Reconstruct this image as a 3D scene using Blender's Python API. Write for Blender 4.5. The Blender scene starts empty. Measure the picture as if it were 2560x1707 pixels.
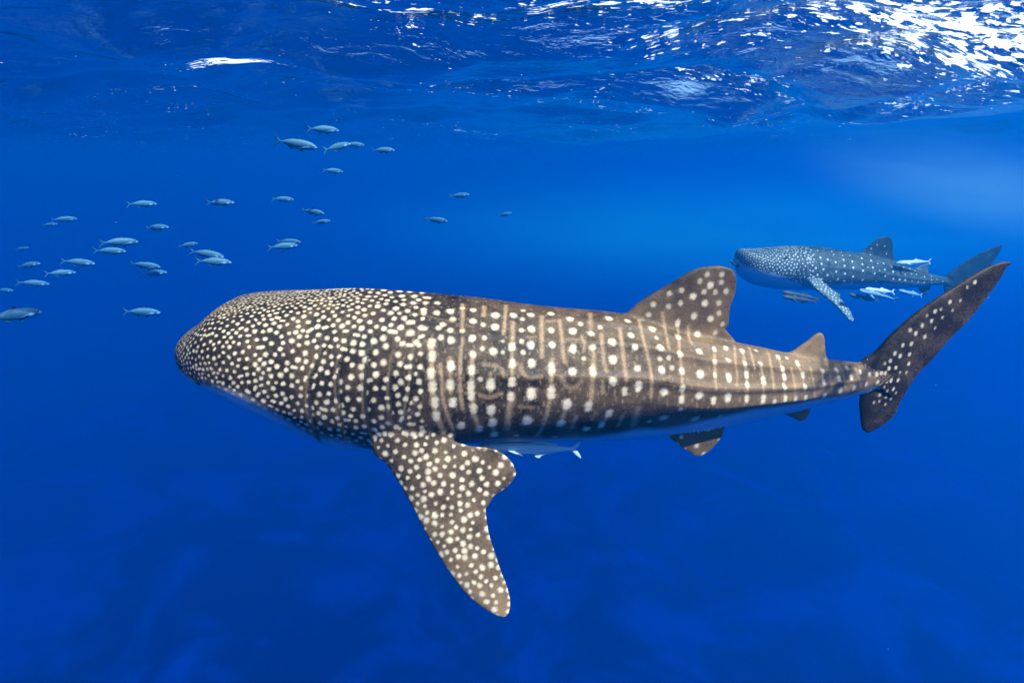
import bpy, math, random
import numpy as np
from mathutils import Vector, kdtree
from mathutils.bvhtree import BVHTree
from mathutils import noise as mnoise
sc = bpy.context.scene
COL = sc.collection
random.seed(7)

# ---------------------------------------------------------------- camera
F = 1525.0                                  # focal length in photograph pixels (2560 wide)
PITCH = math.radians(-16.7)
CAM = np.array([0.0, 0.0, -1.35])           # water surface is z = 0
cd = bpy.data.cameras.new('camera')
cam = bpy.data.objects.new('camera', cd)
COL.objects.link(cam)
cd.sensor_width = 36
cd.lens = 36 * F / 2560
cd.clip_start = 0.05
cd.clip_end = 2000
cam.location = CAM
cam.rotation_euler = (math.pi / 2 + PITCH, 0, 0)
sc.camera = cam

# ---------------------------------------------------------------- sky and sun
SUN_EL, SUN_AZ = math.radians(54), math.radians(128)      # behind the right shoulder
sd = Vector((math.cos(SUN_EL) * math.sin(SUN_AZ), math.cos(SUN_EL) * math.cos(SUN_AZ), math.sin(SUN_EL)))
w = bpy.data.worlds.new('World')
sc.world = w
w.use_nodes = True
nt = w.node_tree
sk = nt.nodes.new('ShaderNodeTexSky')
sk.sky_type = 'NISHITA'
sk.sun_disc = False
sk.sun_elevation = SUN_EL
sk.sun_rotation = SUN_AZ
nt.nodes['Background'].inputs[1].default_value = 0.12
nt.links.new(sk.outputs[0], nt.nodes['Background'].inputs[0])
sl = bpy.data.lights.new('sun', 'SUN')
sl.energy = 5
sl.angle = math.radians(0.6)
sl.color = (1, .93, .82)
so = bpy.data.objects.new('sun', sl)
COL.objects.link(so)
so.location = (8, -8, 25)
so.rotation_euler = sd.to_track_quat('Z', 'Y').to_euler()
vs = sc.view_settings
vs.view_transform = 'Standard'
vs.look = 'None'
vs.gamma = 1
vs.exposure = 1.02
vs.use_curve_mapping = False
cy = sc.cycles
cy.volume_bounces = 1
cy.max_bounces = 5
cy.diffuse_bounces = 2
cy.glossy_bounces = 2
cy.transparent_max_bounces = 8
cy.use_denoising = True
cy.adaptive_threshold = .015

# ---------------------------------------------------------------- pixel helpers
FW = np.array([0, math.cos(PITCH), math.sin(PITCH)])
UP = np.array([0, -math.sin(PITCH), math.cos(PITCH)])
RT = np.array([1.0, 0, 0])
def ray(px, py):
    return FW + RT * (px - 1280) / F - UP * (py - 853.5) / F
def at_dist(px, py, d):
    r = ray(px, py)
    return CAM + r / np.linalg.norm(r) * d
def at_Y(px, py, Y):
    r = ray(px, py)
    return CAM + r * (Y / r[1])
def at_sheet(px, py, c, off=0.0):
    Y = c[0]
    for _ in range(12):
        P = at_Y(px, py, Y)
        Y = c[0] + c[1] * P[0] + c[2] * P[0] ** 2 + off
    return at_Y(px, py, Y)
def at_plane(px, py, A, B, C):
    n = np.cross(B - A, C - A)
    r = ray(px, py)
    return CAM + r * ((A - CAM) @ n / (r @ n))

# ---------------------------------------------------------------- mesh helpers
def mesh_obj(name, V, faces, mat, parent=None, smooth=True):
    m = bpy.data.meshes.new(name)
    m.from_pydata(np.asarray(V, float).tolist(), [], [tuple(int(i) for i in f) for f in faces])
    if smooth:
        m.polygons.foreach_set('use_smooth', [True] * len(m.polygons))
    if mat:
        m.materials.append(mat)
    o = bpy.data.objects.new(name, m)
    COL.objects.link(o)
    o.parent = parent
    return o
def tag(o, label, cat, group=None):
    o['label'] = label
    o['category'] = cat
    if group:
        o['group'] = group
    return o
def empty(name, loc):
    e = bpy.data.objects.new(name, None)
    e.location = loc
    COL.objects.link(e)
    return e
def pchip(x, y, t):
    x = np.asarray(x, float); y = np.asarray(y, float); t = np.asarray(t, float)
    h = np.diff(x); d = np.diff(y) / h
    m = np.zeros_like(y); m[0] = d[0]; m[-1] = d[-1]
    for i in range(1, len(x) - 1):
        if d[i - 1] * d[i] > 0:
            w1 = 2 * h[i] + h[i - 1]; w2 = h[i] + 2 * h[i - 1]
            m[i] = (w1 + w2) / (w1 / d[i - 1] + w2 / d[i])
    t = np.clip(t, x[0], x[-1])
    k = np.clip(np.searchsorted(x, t) - 1, 0, len(x) - 2)
    u = (t - x[k]) / h[k]
    return (1 + 2 * u) * (1 - u) ** 2 * y[k] + u * (1 - u) ** 2 * h[k] * m[k] + u * u * (3 - 2 * u) * y[k + 1] + u * u * (u - 1) * h[k] * m[k + 1]
def resample(P, n):
    P = np.asarray(P, float)
    L = np.concatenate([[0], np.cumsum(np.linalg.norm(np.diff(P, axis=0), axis=1))])
    for _ in range(1):
        t = np.linspace(0, L[-1], n)
    return np.stack([pchip(L, P[:, k], t) for k in range(P.shape[1])], 1)
def sstep(a, b, x):
    u = np.clip((x - a) / (b - a), 0, 1)
    return u * u * (3 - 2 * u)
def tube_faces(NS, NT, base=0):
    f = []
    for i in range(NS - 1):
        for j in range(NT):
            k = (j + 1) % NT
            f.append((base + i * NT + j, base + i * NT + k, base + (i + 1) * NT + k, base + (i + 1) * NT + j))
    f.append(tuple(base + j for j in reversed(range(NT))))
    f.append(tuple(base + (NS - 1) * NT + j for j in range(NT)))
    return f
def fin_solid(LE, TE, thick, nu=60, nv=24, tip=.25, edge=.22, root=0.0):
    """A closed blade between a leading and a trailing edge (3-D polylines from root to tip)."""
    A = resample(LE, nu); B = resample(TE, nu)
    v = .5 - .5 * np.cos(np.linspace(0, math.pi, nv))
    u = np.linspace(0, 1, nu)
    P = A[:, None, :] * (1 - v)[None, :, None] + B[:, None, :] * v[None, :, None]
    n = np.cross(B[nu // 3] - A[nu // 3], A[-1] - A[0])
    n /= np.linalg.norm(n)
    prof = edge + (1 - edge) * (2.6 * np.sqrt(v) * (1 - v))
    prof[0] = edge * .7; prof[-1] = edge * .7
    t = thick * .5 * ((1 - (1 - tip) * u) * (1 + root * np.exp(-u / .13)))[:, None] * prof[None, :]
    S1 = P + n * t[..., None]; S2 = P - n * t[..., None]
    V = np.concatenate([S1.reshape(-1, 3), S2.reshape(-1, 3)])
    q = nu * nv
    f = []
    for i in range(nu - 1):
        for j in range(nv - 1):
            a = i * nv + j
            f.append((a, a + 1, a + nv + 1, a + nv))
            f.append((q + a, q + a + nv, q + a + nv + 1, q + a + 1))
        for j in (0, nv - 1):
            a = i * nv + j
            f.append((a, a + nv, q + a + nv, q + a) if j == 0 else (a, q + a, q + a + nv, a + nv))
    for i in (0, nu - 1):
        for j in range(nv - 1):
            a = i * nv + j
            f.append((a, q + a, q + a + 1, a + 1) if i == 0 else (a, a + 1, q + a + 1, q + a))
    return V, f
def weld_solids(name, solids, voxel, smooth_it):
    """Several overlapping closed solids -> one continuous skin."""
    V = np.concatenate([s[0] for s in solids])
    faces = []; b = 0
    for s in solids:
        faces += [tuple(i + b for i in f) for f in s[1]]
        b += len(s[0])
    o = mesh_obj(name, V, faces, None)
    md = o.modifiers.new('skin', 'REMESH')
    md.mode = 'VOXEL'; md.voxel_size = voxel; md.adaptivity = 0
    dg = bpy.context.evaluated_depsgraph_get()
    m = bpy.data.meshes.new_from_object(o.evaluated_get(dg))
    old = o.data
    o.modifiers.clear()
    o.data = m
    m.name = name
    bpy.data.meshes.remove(old)
    nv = len(m.vertices)
    co = np.empty(nv * 3); m.vertices.foreach_get('co', co); co = co.reshape(-1, 3)
    e = np.empty(len(m.edges) * 2, int); m.edges.foreach_get('vertices', e); e = e.reshape(-1, 2)
    deg = np.bincount(e.ravel(), minlength=nv)[:, None]
    def lap(c):
        s = np.zeros_like(c)
        for k in range(3):
            s[:, k] = np.bincount(e[:, 0], c[e[:, 1], k], nv) + np.bincount(e[:, 1], c[e[:, 0], k], nv)
        return s / np.maximum(deg, 1) - c
    for _ in range(smooth_it):
        co = co + .55 * lap(co)
        co = co - .56 * lap(co)
    set_co(m, co)
    m.polygons.foreach_set('use_smooth', [True] * len(m.polygons))
    return o, co
def set_co(m, co):
    m.vertices.foreach_set('co', co.ravel())
    m.update()
def normals(m):
    n = np.empty(len(m.vertices) * 3)
    m.vertices.foreach_get('normal', n)
    return n.reshape(-1, 3)
def set_attr(m, name, a):
    at = m.attributes.new(name, 'FLOAT', 'POINT')
    at.data.foreach_set('value', np.asarray(a, np.float32))

def sphere(R, nu, nv):
    V = [(R * math.sin(math.pi * j / nv) * math.cos(2 * math.pi * i / nu), R * math.sin(math.pi * j / nv) * math.sin(2 * math.pi * i / nu), R * math.cos(math.pi * j / nv)) for j in range(nv + 1) for i in range(nu)]
    f = [(j * nu + i, (j + 1) * nu + i, (j + 1) * nu + (i + 1) % nu, j * nu + (i + 1) % nu) for j in range(nv) for i in range(nu)]
    return np.array(V), f

# ---------------------------------------------------------------- node helper
class NT:
    def __init__(self, name):
        self.m = bpy.data.materials.new(name)
        self.m.use_nodes = True
        self.t = self.m.node_tree
        self.t.nodes.clear()
        self.out = self.n('ShaderNodeOutputMaterial')
    def n(self, typ, **kw):
        nd = self.t.nodes.new(typ)
        for k, v in kw.items():
            setattr(nd, k, v)
        return nd
    def l(self, a, b):
        self.t.links.new(a, b)
    def val(self, sock, v):
        if hasattr(v, 'is_output'):
            self.l(v, sock)
        else:
            sock.default_value = v
    def math(self, op, a, b=None, clamp=False):
        nd = self.n('ShaderNodeMath', operation=op, use_clamp=clamp)
        self.val(nd.inputs[0], a)
        if b is not None:
            self.val(nd.inputs[1], b)
        return nd.outputs[0]
    def mix(self, f, a, b):
        nd = self.n('ShaderNodeMix', data_type='RGBA')
        self.val(nd.inputs[0], f); self.val(nd.inputs[6], a); self.val(nd.inputs[7], b)
        return nd.outputs[2]
    def noise(self, vec, scale, detail=3, rough=.5, dist=0):
        nd = self.n('ShaderNodeTexNoise')
        nd.inputs['Scale'].default_value = scale
        nd.inputs['Detail'].default_value = detail
        nd.inputs['Roughness'].default_value = rough
        nd.inputs['Distortion'].default_value = dist
        if vec is not None:
            self.l(vec, nd.inputs['Vector'])
        return nd.outputs[0]
    def ramp(self, f, a, b, lo=0., hi=1.):
        nd = self.n('ShaderNodeMapRange', interpolation_type='SMOOTHSTEP')
        self.val(nd.inputs[0], f); self.val(nd.inputs[1], a); self.val(nd.inputs[2], b)
        nd.inputs[3].default_value = lo; nd.inputs[4].default_value = hi
        return nd.outputs[0]
    def attr(self, name):
        return self.n('ShaderNodeAttribute', attribute_name=name).outputs['Fac']
    def obj(self):
        return self.n('ShaderNodeTexCoord').outputs['Object']

# ---------------------------------------------------------------- the water body, the seabed, the surface
k = NT('sea_water')
pv = k.n('ShaderNodeVolumePrincipled')
pv.inputs['Color'].default_value = (0.0, .122, .27, 1)
pv.inputs['Density'].default_value = .06
pv.inputs['Absorption Color'].default_value = (.0625, .36, .985, 1)
pv.inputs['Anisotropy'].default_value = .5
k.l(pv.outputs[0], k.out.inputs['Volume'])
HX, HY0, HY1, HB, HT = 360, -120, 560, -79, 1.2
hv = [(x, y, z) for x in (-HX, HX) for y in (HY0, HY1) for z in (HB, HT)]
hz = mesh_obj('haze', hv, [(0, 1, 3, 2), (4, 6, 7, 5), (0, 4, 5, 1), (2, 3, 7, 6), (0, 2, 6, 4), (1, 5, 7, 3)], k.m, smooth=False)
hz['kind'] = 'stuff'
hz['label'] = 'clear deep blue sea water that the animals swim in'

k = NT('seabed_sand')
b = k.n('ShaderNodeBsdfPrincipled')
b.inputs['Roughness'].default_value = 1
b.inputs['Specular IOR Level'].default_value = .1
vec = k.obj()
f = k.ramp(k.noise(vec, .055, 6, .6, .6), .42, .66)
k.l(k.mix(f, (.005, .01, .015, 1), (.62, .6, .54, 1)), b.inputs['Base Color'])
k.l(b.outputs[0], k.out.inputs[0])
gx = np.linspace(-359, 359, 90); gy = np.linspace(-119, 559, 90)
GX, GY = np.meshgrid(gx, gy)
GZ = -72 + 3 * np.sin(GX * .045 + 1) * np.cos(GY * .04) + 1.6 * np.sin(GX * .11 + GY * .08)
gf = [(j * 90 + i, j * 90 + i + 1, j * 90 + 91 + i, j * 90 + 90 + i) for j in range(89) for i in range(89)]
sb = mesh_obj('seabed', np.stack([GX, GY, GZ], -1).reshape(-1, 3), gf, k.m)
sb['kind'] = 'structure'

k = NT('sea_surface')
vec = k.obj()
mp = k.n('ShaderNodeMapping')
mp.inputs['Scale'].default_value = (.75, 1.15, 1)
mp.inputs['Rotation'].default_value = (0, 0, .35)
k.l(vec, mp.inputs[0])
v2 = mp.outputs[0]
bump = k.n('ShaderNodeBump')
bump.inputs['Distance'].default_value = .05
bump.inputs['Strength'].default_value = 1
k.l(k.math('MULTIPLY', k.noise(v2, 3.6, 5, .55, .4), k.attr('chop')), bump.inputs['Height'])
fr = k.n('ShaderNodeFresnel')
fr.inputs[0].default_value = 1.23
tr = k.n('ShaderNodeBsdfTransparent')
tr.inputs[0].default_value = (.96, .98, 1, 1)
gl = k.n('ShaderNodeBsdfGlossy')
gl.inputs['Roughness'].default_value = .03
gl.inputs['Color'].default_value = (.95, .97, 1, 1)
k.l(bump.outputs[0], fr.inputs['Normal'])
k.l(bump.outputs[0], gl.inputs['Normal'])
wmix = k.n('ShaderNodeMixShader')
k.l(fr.outputs[0], wmix.inputs[0]); k.l(tr.outputs[0], wmix.inputs[1]); k.l(gl.outputs[0], wmix.inputs[2])
# sun glints painted as broken froth flecks, thickest on the right, plus whitecap froth
sx = k.n('ShaderNodeSeparateXYZ'); k.l(vec, sx.inputs[0])
clump = k.noise(v2, .42, 4, .6, .8)
fleck = k.noise(v2, 6.5, 3, .6, .5)
fine = k.noise(v2, 17, 2, .5, .3)
foam_glint_at = k.attr('foam_glint')
lvl = k.math('ADD', k.math('MULTIPLY', clump, .55), foam_glint_at)
thr = k.math('SUBTRACT', 1.02, lvl)
sig = k.math('ADD', k.math('MULTIPLY', fleck, .75), k.math('MULTIPLY', fine, .25))
foam_glint = k.ramp(k.math('SUBTRACT', sig, thr), .0, .05)
tl = k.n('ShaderNodeBsdfTranslucent'); tl.inputs[0].default_value = (.92, .92, .9, 1)
df = k.n('ShaderNodeBsdfDiffuse'); df.inputs[0].default_value = (.85, .87, .88, 1)
fm = k.n('ShaderNodeMixShader'); fm.inputs[0].default_value = .3
k.l(tl.outputs[0], fm.inputs[1]); k.l(df.outputs[0], fm.inputs[2])
fin = k.n('ShaderNodeMixShader')
k.l(foam_glint, fin.inputs[0]); k.l(wmix.outputs[0], fin.inputs[1]); k.l(fm.outputs[0], fin.inputs[2])
k.l(fin.outputs[0], k.out.inputs[0])
rng = np.random.default_rng(11)
ys = np.concatenate([-np.geomspace(1, 119, 40)[::-1], np.linspace(-.9, 2.9, 24), np.geomspace(3, 558, 460)])
NX = 620
xu = np.linspace(-1, 1, NX)
xu = np.sign(xu) * np.abs(xu) ** 1.55
Xg = np.clip(xu[None, :] * (np.abs(ys)[:, None] * 2.1 + 22), -359, 359)
Yg = np.repeat(ys[:, None], NX, 1)
Z = .20 * np.cos(2 * math.pi * (Xg + .25 * Yg + 1.0) / 26) + .06 * np.sin(2 * math.pi * (.35 * Xg + .94 * Yg) / 5.5)
dist = np.hypot(Xg, Yg)
for q in range(34):
    L = 10 ** rng.uniform(-.25, .95)
    a = .013 * L ** .85
    th = rng.normal(1.15, .6)
    ph = 2 * math.pi * (Xg * math.cos(th) + Yg * math.sin(th)) / L + rng.uniform(0, 6.3)
    Z += a * (np.sin(ph) + .25 * np.sin(2 * ph + 1.2)) * np.clip(18 * L / (dist + 4) / 3, 0, 1)
sf = [(j * NX + i, j * NX + i + 1, j * NX + NX + 1 + i, j * NX + NX + i) for j in range(len(ys) - 1) for i in range(NX - 1)]
ws = mesh_obj('water_surface', np.stack([Xg, Yg, Z], -1).reshape(-1, 3), sf, k.m)
ws['kind'] = 'structure'
# where the painted sun glints and froth gather (metres on the surface): base level, more on the right, one breaking crest
fo = .05 + .08 * sstep(-4, 7, Xg) * sstep(34, 9, dist)
fo += .15 * np.exp(-((Xg - 5.2) / 2.2) ** 2 - ((Yg - 7.2) / 1.3) ** 2)
fo += .08 * np.exp(-((Xg - .5) / 2.5) ** 2 - ((Yg - 6.3) / 1.5) ** 2)
fo += .27 * np.exp(-((Xg + 4.5 + .3 * (Yg - 10.8)) / 1.0) ** 2 - ((Yg - 10.8) / .75) ** 2)
set_attr(ws.data, 'foam_glint', fo.ravel())
set_attr(ws.data, 'chop', (.42 + .75 * sstep(-5, 5, Xg - .25 * (Yg - 8))).ravel())
print('surface z', Z.min(), Z.max())

# pale bubble patch on the right, plus a veil added to brighten the upper water
def bubble_glow(loc, scale, tilt, dens, col, nscale, label):
    k = NT('bubble_glow')
    vec = k.obj()
    ln = k.n('ShaderNodeVectorMath', operation='LENGTH'); k.l(vec, ln.inputs[0])
    fall = k.math('POWER', k.ramp(ln.outputs['Value'], 0.0, .98, 1.0, 0.0), 1.3)
    d_ = k.math('MULTIPLY', fall, k.ramp(k.noise(vec, nscale, 4, .65, .8), .15, .85, .15, 1.0))
    pv = k.n('ShaderNodeVolumePrincipled')
    pv.inputs['Color'].default_value = col
    pv.inputs['Absorption Color'].default_value = (1, 1, 1, 1)
    k.l(k.math('MULTIPLY', d_, dens), pv.inputs['Density'])
    k.l(pv.outputs[0], k.out.inputs['Volume'])
    bv, bf = sphere(1.0, 32, 16)
    bc = mesh_obj('bubble_glow', bv, bf, k.m)
    bc.location = loc
    bc.scale = scale
    bc.rotation_euler = (0, math.radians(tilt), 0)
    bc['kind'] = 'stuff'
    bc['label'] = label
bubble_glow(at_dist(2490, 478, 28), (9, 8, 2.2), 11, .115, (.5, 1, .8, 1), 2.6, 'pale drifting cloud of fine bubbles under the waves')
bubble_glow((18, 48, -6.6), (44, 28, 6.0), 0, .065, (.03, .9, .8, 1), 2.0, 'added cyan veil that brightens the water below the surface')

# ---------------------------------------------------------------- whale sharks
def shark_skin(name, dark, tan, cream, bar):
    k = NT(name)
    vec = k.obj()
    b = k.n('ShaderNodeBsdfPrincipled')
    b.inputs['Roughness'].default_value = .55
    b.inputs['Specular IOR Level'].default_value = .28
    n1 = k.noise(vec, 7, 5, .6)
    n2 = k.noise(vec, 95, 2, .6)
    tone = k.math('ADD', k.attr('tone'), k.math('MULTIPLY', k.math('SUBTRACT', n1, .5), .9))
    tone = k.math('ADD', tone, k.math('MULTIPLY', k.math('SUBTRACT', n2, .5), .6), clamp=True)
    c = k.mix(tone, dark, tan)
    belly = k.attr('belly')
    c = k.mix(belly, c, (.58, .61, .62, 1))
    c = k.mix(k.math('MULTIPLY', k.attr('bar'), k.ramp(n2, .25, .7, .45, .95)), c, bar)
    c = k.mix(k.math('MULTIPLY', k.attr('spot'), k.ramp(n2, .15, .5, .8, 1.0)), c, cream)
    c = k.mix(k.attr('slit'), c, (.012, .01, .01, 1))
    k.l(c, b.inputs['Base Color'])
    bu = k.n('ShaderNodeBump')
    bu.inputs['Distance'].default_value = .004
    bu.inputs['Strength'].default_value = .5
    k.l(n2, bu.inputs['Height'])
    k.l(bu.outputs[0], b.inputs['Normal'])
    k.l(b.outputs[0], k.out.inputs[0])
    return k.m

def body_grid(p, NS, NT_):
    t = np.concatenate([np.linspace(0, 1, 24) ** 2 * .06, np.linspace(.06, 1, NS - 23)[1:]])
    NS = len(t)
    X = p['X0'] + (p['X1'] - p['X0']) * t
    c = p['sheet']
    Yc = c[0] + c[1] * X + c[2] * X * X
    s_ = c[1] + 2 * c[2] * X
    tx, ty = 1 / np.sqrt(1 + s_ ** 2), s_ / np.sqrt(1 + s_ ** 2)
    g = lambda n: pchip(p['s'], p[n], t)
    zt, zb, kk, wd, nu, nl = g('zt'), g('zb'), g('k'), g('w'), g('nu'), g('nl')
    q = np.clip(1 - t / .13, 0, 1)
    wd = wd * np.clip(1 - q ** 2.3, 1e-4, 1) ** (1 / 2.3)
    zm = zb + kk * (zt - zb)
    qh = np.clip(1 - t / .025, 0, 1)
    rh = np.sqrt(np.clip(1 - qh ** 2, 1e-4, 1))
    zt = zm + (zt - zm) * rh; zb = zm + (zb - zm) * rh
    ph = np.linspace(0, 2 * math.pi, NT_, endpoint=False)[None, :]
    cc, ss = np.cos(ph), np.sin(ph)
    U = ss >= 0
    n = np.where(U, nu[:, None], nl[:, None])
    lat = np.sign(cc) * np.abs(cc) ** (2 / n) * wd[:, None]
    zz = np.where(U, np.abs(ss) ** (2 / n) * (zt - zm)[:, None], -np.abs(ss) ** (2 / n) * (zm - zb)[:, None])
    # three lengthwise ridges on each flank and a low one along the back
    rel = np.arctan2(np.abs(ss), np.abs(cc)) * np.where(U, 1, -1)
    amp = (.016 + .013 * sstep(.45, .72, t)) * sstep(.20, .42, t) * sstep(1.02, .8, t) * p['scale']
    r = np.zeros_like(lat)
    for a0, wdt, am in ((.33, .07, .9), (.80, .075, .8), (1.18, .06, .5)):
        r += am * np.exp(-((rel - a0) / wdt) ** 2)
    r *= amp[:, None]
    r += (.020 * p['scale'] * sstep(.12, .25, t) * sstep(.5, .4, t))[:, None] * np.exp(-((rel - 1.5708) / .10) ** 2)
    L = np.sqrt(lat ** 2 + zz ** 2) + 1e-6
    f = 1 + r / L
    lat, zz = lat * f, zz * f + zm[:, None]
    V = np.stack([X[:, None] + lat * ty[:, None], Yc[:, None] - lat * tx[:, None], zz], -1)
    return t, V, zt, zb

def capsule_paint(kd, co, arr, pts, r, val, jit, soft=(.42, 1.22)):
    """Raise arr towards val inside radius r of a polyline of points."""
    P = np.asarray(pts, float)
    if len(P) > 1:
        n = max(2, int(np.linalg.norm(np.diff(P, axis=0), axis=1).sum() / (r * .6)) + 1)
        P = resample(P, n)
    for c in P:
        hits = kd.find_range(c, r * 1.45)
        if not hits:
            continue
        idx = np.fromiter((h[1] for h in hits), int, len(hits))
        d = np.fromiter((h[2] for h in hits), float, len(hits)) / r
        x = 1 - sstep(soft[0], soft[1], d + jit[idx])
        arr[idx] = np.maximum(arr[idx], val * x)

def build_shark(name, p, mat, fins, spots, bars, gills, voxel, eye_px, poisson, fin_spots):
    c = p['sheet']
    t, BV, zt, zb = body_grid(p, p['NS'], p['NT'])
    NS, NTT = BV.shape[:2]
    solids = [(BV.reshape(-1, 3), tube_faces(NS, NTT))]
    part = [0]
    for kind, LE, TE, th, tip, edge in fins:
        solids.append(fin_solid(LE, TE, th, nu=70, nv=26, tip=tip, edge=edge, root=0.0 if th < .066 * p['scale'] / .72 else 1.1 if kind in (10, 11) else .35))
        part.append(kind)
    base = BV[int(NS * .5), 3 * NTT // 4]
    root = empty(name, base)
    o, co = weld_solids('body', solids, voxel, 5)
    m = o.data
    nrm = normals(m)
    # which solid each point of the skin came from
    src = kdtree.KDTree(sum(len(s[0]) for s in solids))
    pid = []; i0 = 0
    for s, k_ in zip(solids, part):
        for v_ in s[0]:
            src.insert(v_, i0); i0 += 1
        pid += [k_] * len(s[0])
    src.balance()
    pid = np.array(pid)
    near = np.fromiter((src.find(v_)[1] for v_ in co), int, len(co))
    part_of = pid[near]
    # soften the skin where fins leave the body
    e = np.empty(len(m.edges) * 2, int); m.edges.foreach_get('vertices', e); e = e.reshape(-1, 2)
    cut = e[(part_of[e[:, 0]] == 0) != (part_of[e[:, 1]] == 0)]
    seam = np.unique(cut.ravel())
    sk_ = kdtree.KDTree(len(seam))
    for i_, v_ in enumerate(seam):
        sk_.insert(co[v_], i_)
    sk_.balance()
    R_ = .10 * p['scale']
    wgt = np.clip(1 - np.fromiter((sk_.find(v_)[2] for v_ in co), float, len(co)) / R_, 0, 1)
    act = np.where(wgt > 0)[0]
    inv = np.full(len(co), -1); inv[act] = np.arange(len(act))
    es = e[(inv[e[:, 0]] >= 0) | (inv[e[:, 1]] >= 0)]
    dg_ = np.bincount(es.ravel(), minlength=len(co))[:, None]
    for _ in range(p.get('fillet', 45)):
        s_ = np.zeros_like(co)
        for q_ in range(3):
            s_[:, q_] = np.bincount(es[:, 0], co[es[:, 1], q_], len(co)) + np.bincount(es[:, 1], co[es[:, 0], q_], len(co))
        co[act] += (.6 * wgt[act, None]) * (s_[act] / dg_[act] - co[act])
    set_co(m, co)
    nrm = normals(m)
    # body coordinates
    tt = np.clip((co[:, 0] - p['X0']) / (p['X1'] - p['X0']), 0, 1.3)
    ztv = np.interp(tt, t, zt); zbv = np.interp(tt, t, zb)
    rel = (co[:, 2] - zbv) / np.maximum(ztv - zbv, .05)
    def mirror(P):
        P = np.array(P, float)
        s_ = c[1] + 2 * c[2] * P[0]
        n = np.array([-s_, 1, 0]) / math.hypot(s_, 1)
        d = (P[1] - (c[0] + c[1] * P[0] + c[2] * P[0] ** 2)) * n[1]
        return P - 2 * d * n
    # gill slits: each flap stands a little proud and drops off behind its rear edge
    bvh = BVHTree.FromObject(o, bpy.context.evaluated_depsgraph_get())
    def cast(px, py):
        r = ray(px, py)
        h = bvh.ray_cast(Vector(CAM), Vector(r / np.linalg.norm(r)))
        return None if h[0] is None else np.array(h[0])
    slit = np.zeros(len(co))
    flap = np.zeros(len(co))
    disp = np.zeros(len(co))
    for g in gills:
        pts = [cast(*q) for q in g]
        pts = [q for q in pts if q is not None]
        if len(pts) < 3:
            continue
        for side in (0, 1):
            P = resample(np.array(pts if side == 0 else [mirror(q) for q in pts]), 60)
            sel = np.where((tt > .08) & (tt < .42) & (part_of == 0))[0]
            lo, hi = P.min(0) - .16 * p['scale'], P.max(0) + .16 * p['scale']
            sel = sel[((co[sel] > lo) & (co[sel] < hi)).all(1)]
            if not len(sel):
                continue
            D = np.linalg.norm(co[sel][:, None, :] - P[None], axis=2)
            j = D.argmin(1); d = D[np.arange(len(sel)), j]
            sg = co[sel][:, 0] - P[j, 0]
            endf = np.sin(np.pi * np.clip(j / 59, 0.02, .98)) ** .5
            s_ = p['scale']
            h = np.where(sg < 0, .020 * np.exp(-d / (.07 * s_)), -.016 * np.exp(-d / (.028 * s_))) * s_ * endf
            disp[sel] += h * (d < .15 * s_)
            slit[sel] = np.maximum(slit[sel], (1 - sstep(.35, 1.1, d / (.016 * s_))) * endf * .95 * (sg > -.005))  # shade inside the slit painted dark
            flap[sel] = np.maximum(flap[sel], (sg < 0) * np.exp(-((d - .022 * s_) / (.011 * s_)) ** 2) * endf * .4)  # lit edge of the flap painted as a pale line
    co = co + nrm * disp[:, None]
    set_co(m, co)
    nrm = normals(m)
    kd = kdtree.KDTree(len(co))
    for i, v_ in enumerate(co):
        kd.insert(v_, i)
    kd.balance()
    bvh = BVHTree.FromObject(o, bpy.context.evaluated_depsgraph_get())
    rg = np.random.default_rng(p['seed'])
    jit = rg.normal(0, .10, len(co)) + .22 * np.array([mnoise.noise(Vector(v_) * (26 / p['scale'])) for v_ in co])
    spot = np.zeros(len(co)); bar = np.zeros(len(co))
    for pts, r, val in bars:
        P = [cast(*q) for q in pts]
        P = [q for q in P if q is not None]
        if len(P) < 2:
            continue
        P = np.array(P)
        if np.abs(np.diff(P[:, 1])).max() > .5 * p['scale']:
            continue
        capsule_paint(kd, co, bar, P, r, val, jit, (.08, 1.35))
        capsule_paint(kd, co, bar, [mirror(q) for q in P], r, val, jit, (.08, 1.35))
    for L, r in p.get('creases', []):
        P = [cast(*q) for q in L]
        P = [q for q in P if q is not None]
        if len(P) > 1:
            capsule_paint(kd, co, slit, P, r, .9, jit)
            capsule_paint(kd, co, slit, [mirror(q) for q in P], r, .9, jit)
    for px, py, r, val, el in spots:
        q = cast(px, py)
        if q is None:
            continue
        ln = np.array([0, 0, 1]) * r * el
        capsule_paint(kd, co, spot, [q - ln, q + ln] if el > 0 else [q], r, val, jit)
        capsule_paint(kd, co, spot, [mirror(q - ln), mirror(q + ln)] if el > 0 else [mirror(q)], r, val, jit)
    # packed spots of the head, shrinking towards the snout
    acc, accr = [], []
    sgn = np.array([-c[1], 1.0])
    side = (co[:, 1] - (c[0] + c[1] * co[:, 0] + c[2] * co[:, 0] ** 2)) / p['scale']
    cand = np.where((part_of == 0) & (tt < poisson['t1']) & (side < .012))[0]
    lowb = np.interp(tt[cand], p['belly_t'], p['belly_e'])
    cand = cand[rel[cand] > lowb + .02 + .05 * rg.random(len(cand))]
    if len(cand) > 22000:
        cand = rg.choice(cand, 22000, replace=False)
    C = co[cand]
    spc = np.interp(tt[cand], poisson['t'], poisson['sp'])
    spc = spc * (1 - poisson['top'] * sstep(.85, .99, rel[cand]) * sstep(.34, .2, tt[cand]))
    spc = spc * (1 + .22 * np.array([mnoise.noise(Vector(v_) * 4.5) for v_ in C]))
    best = np.full(len(C), 1e9)
    j = int(rg.integers(len(C)))
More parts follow.
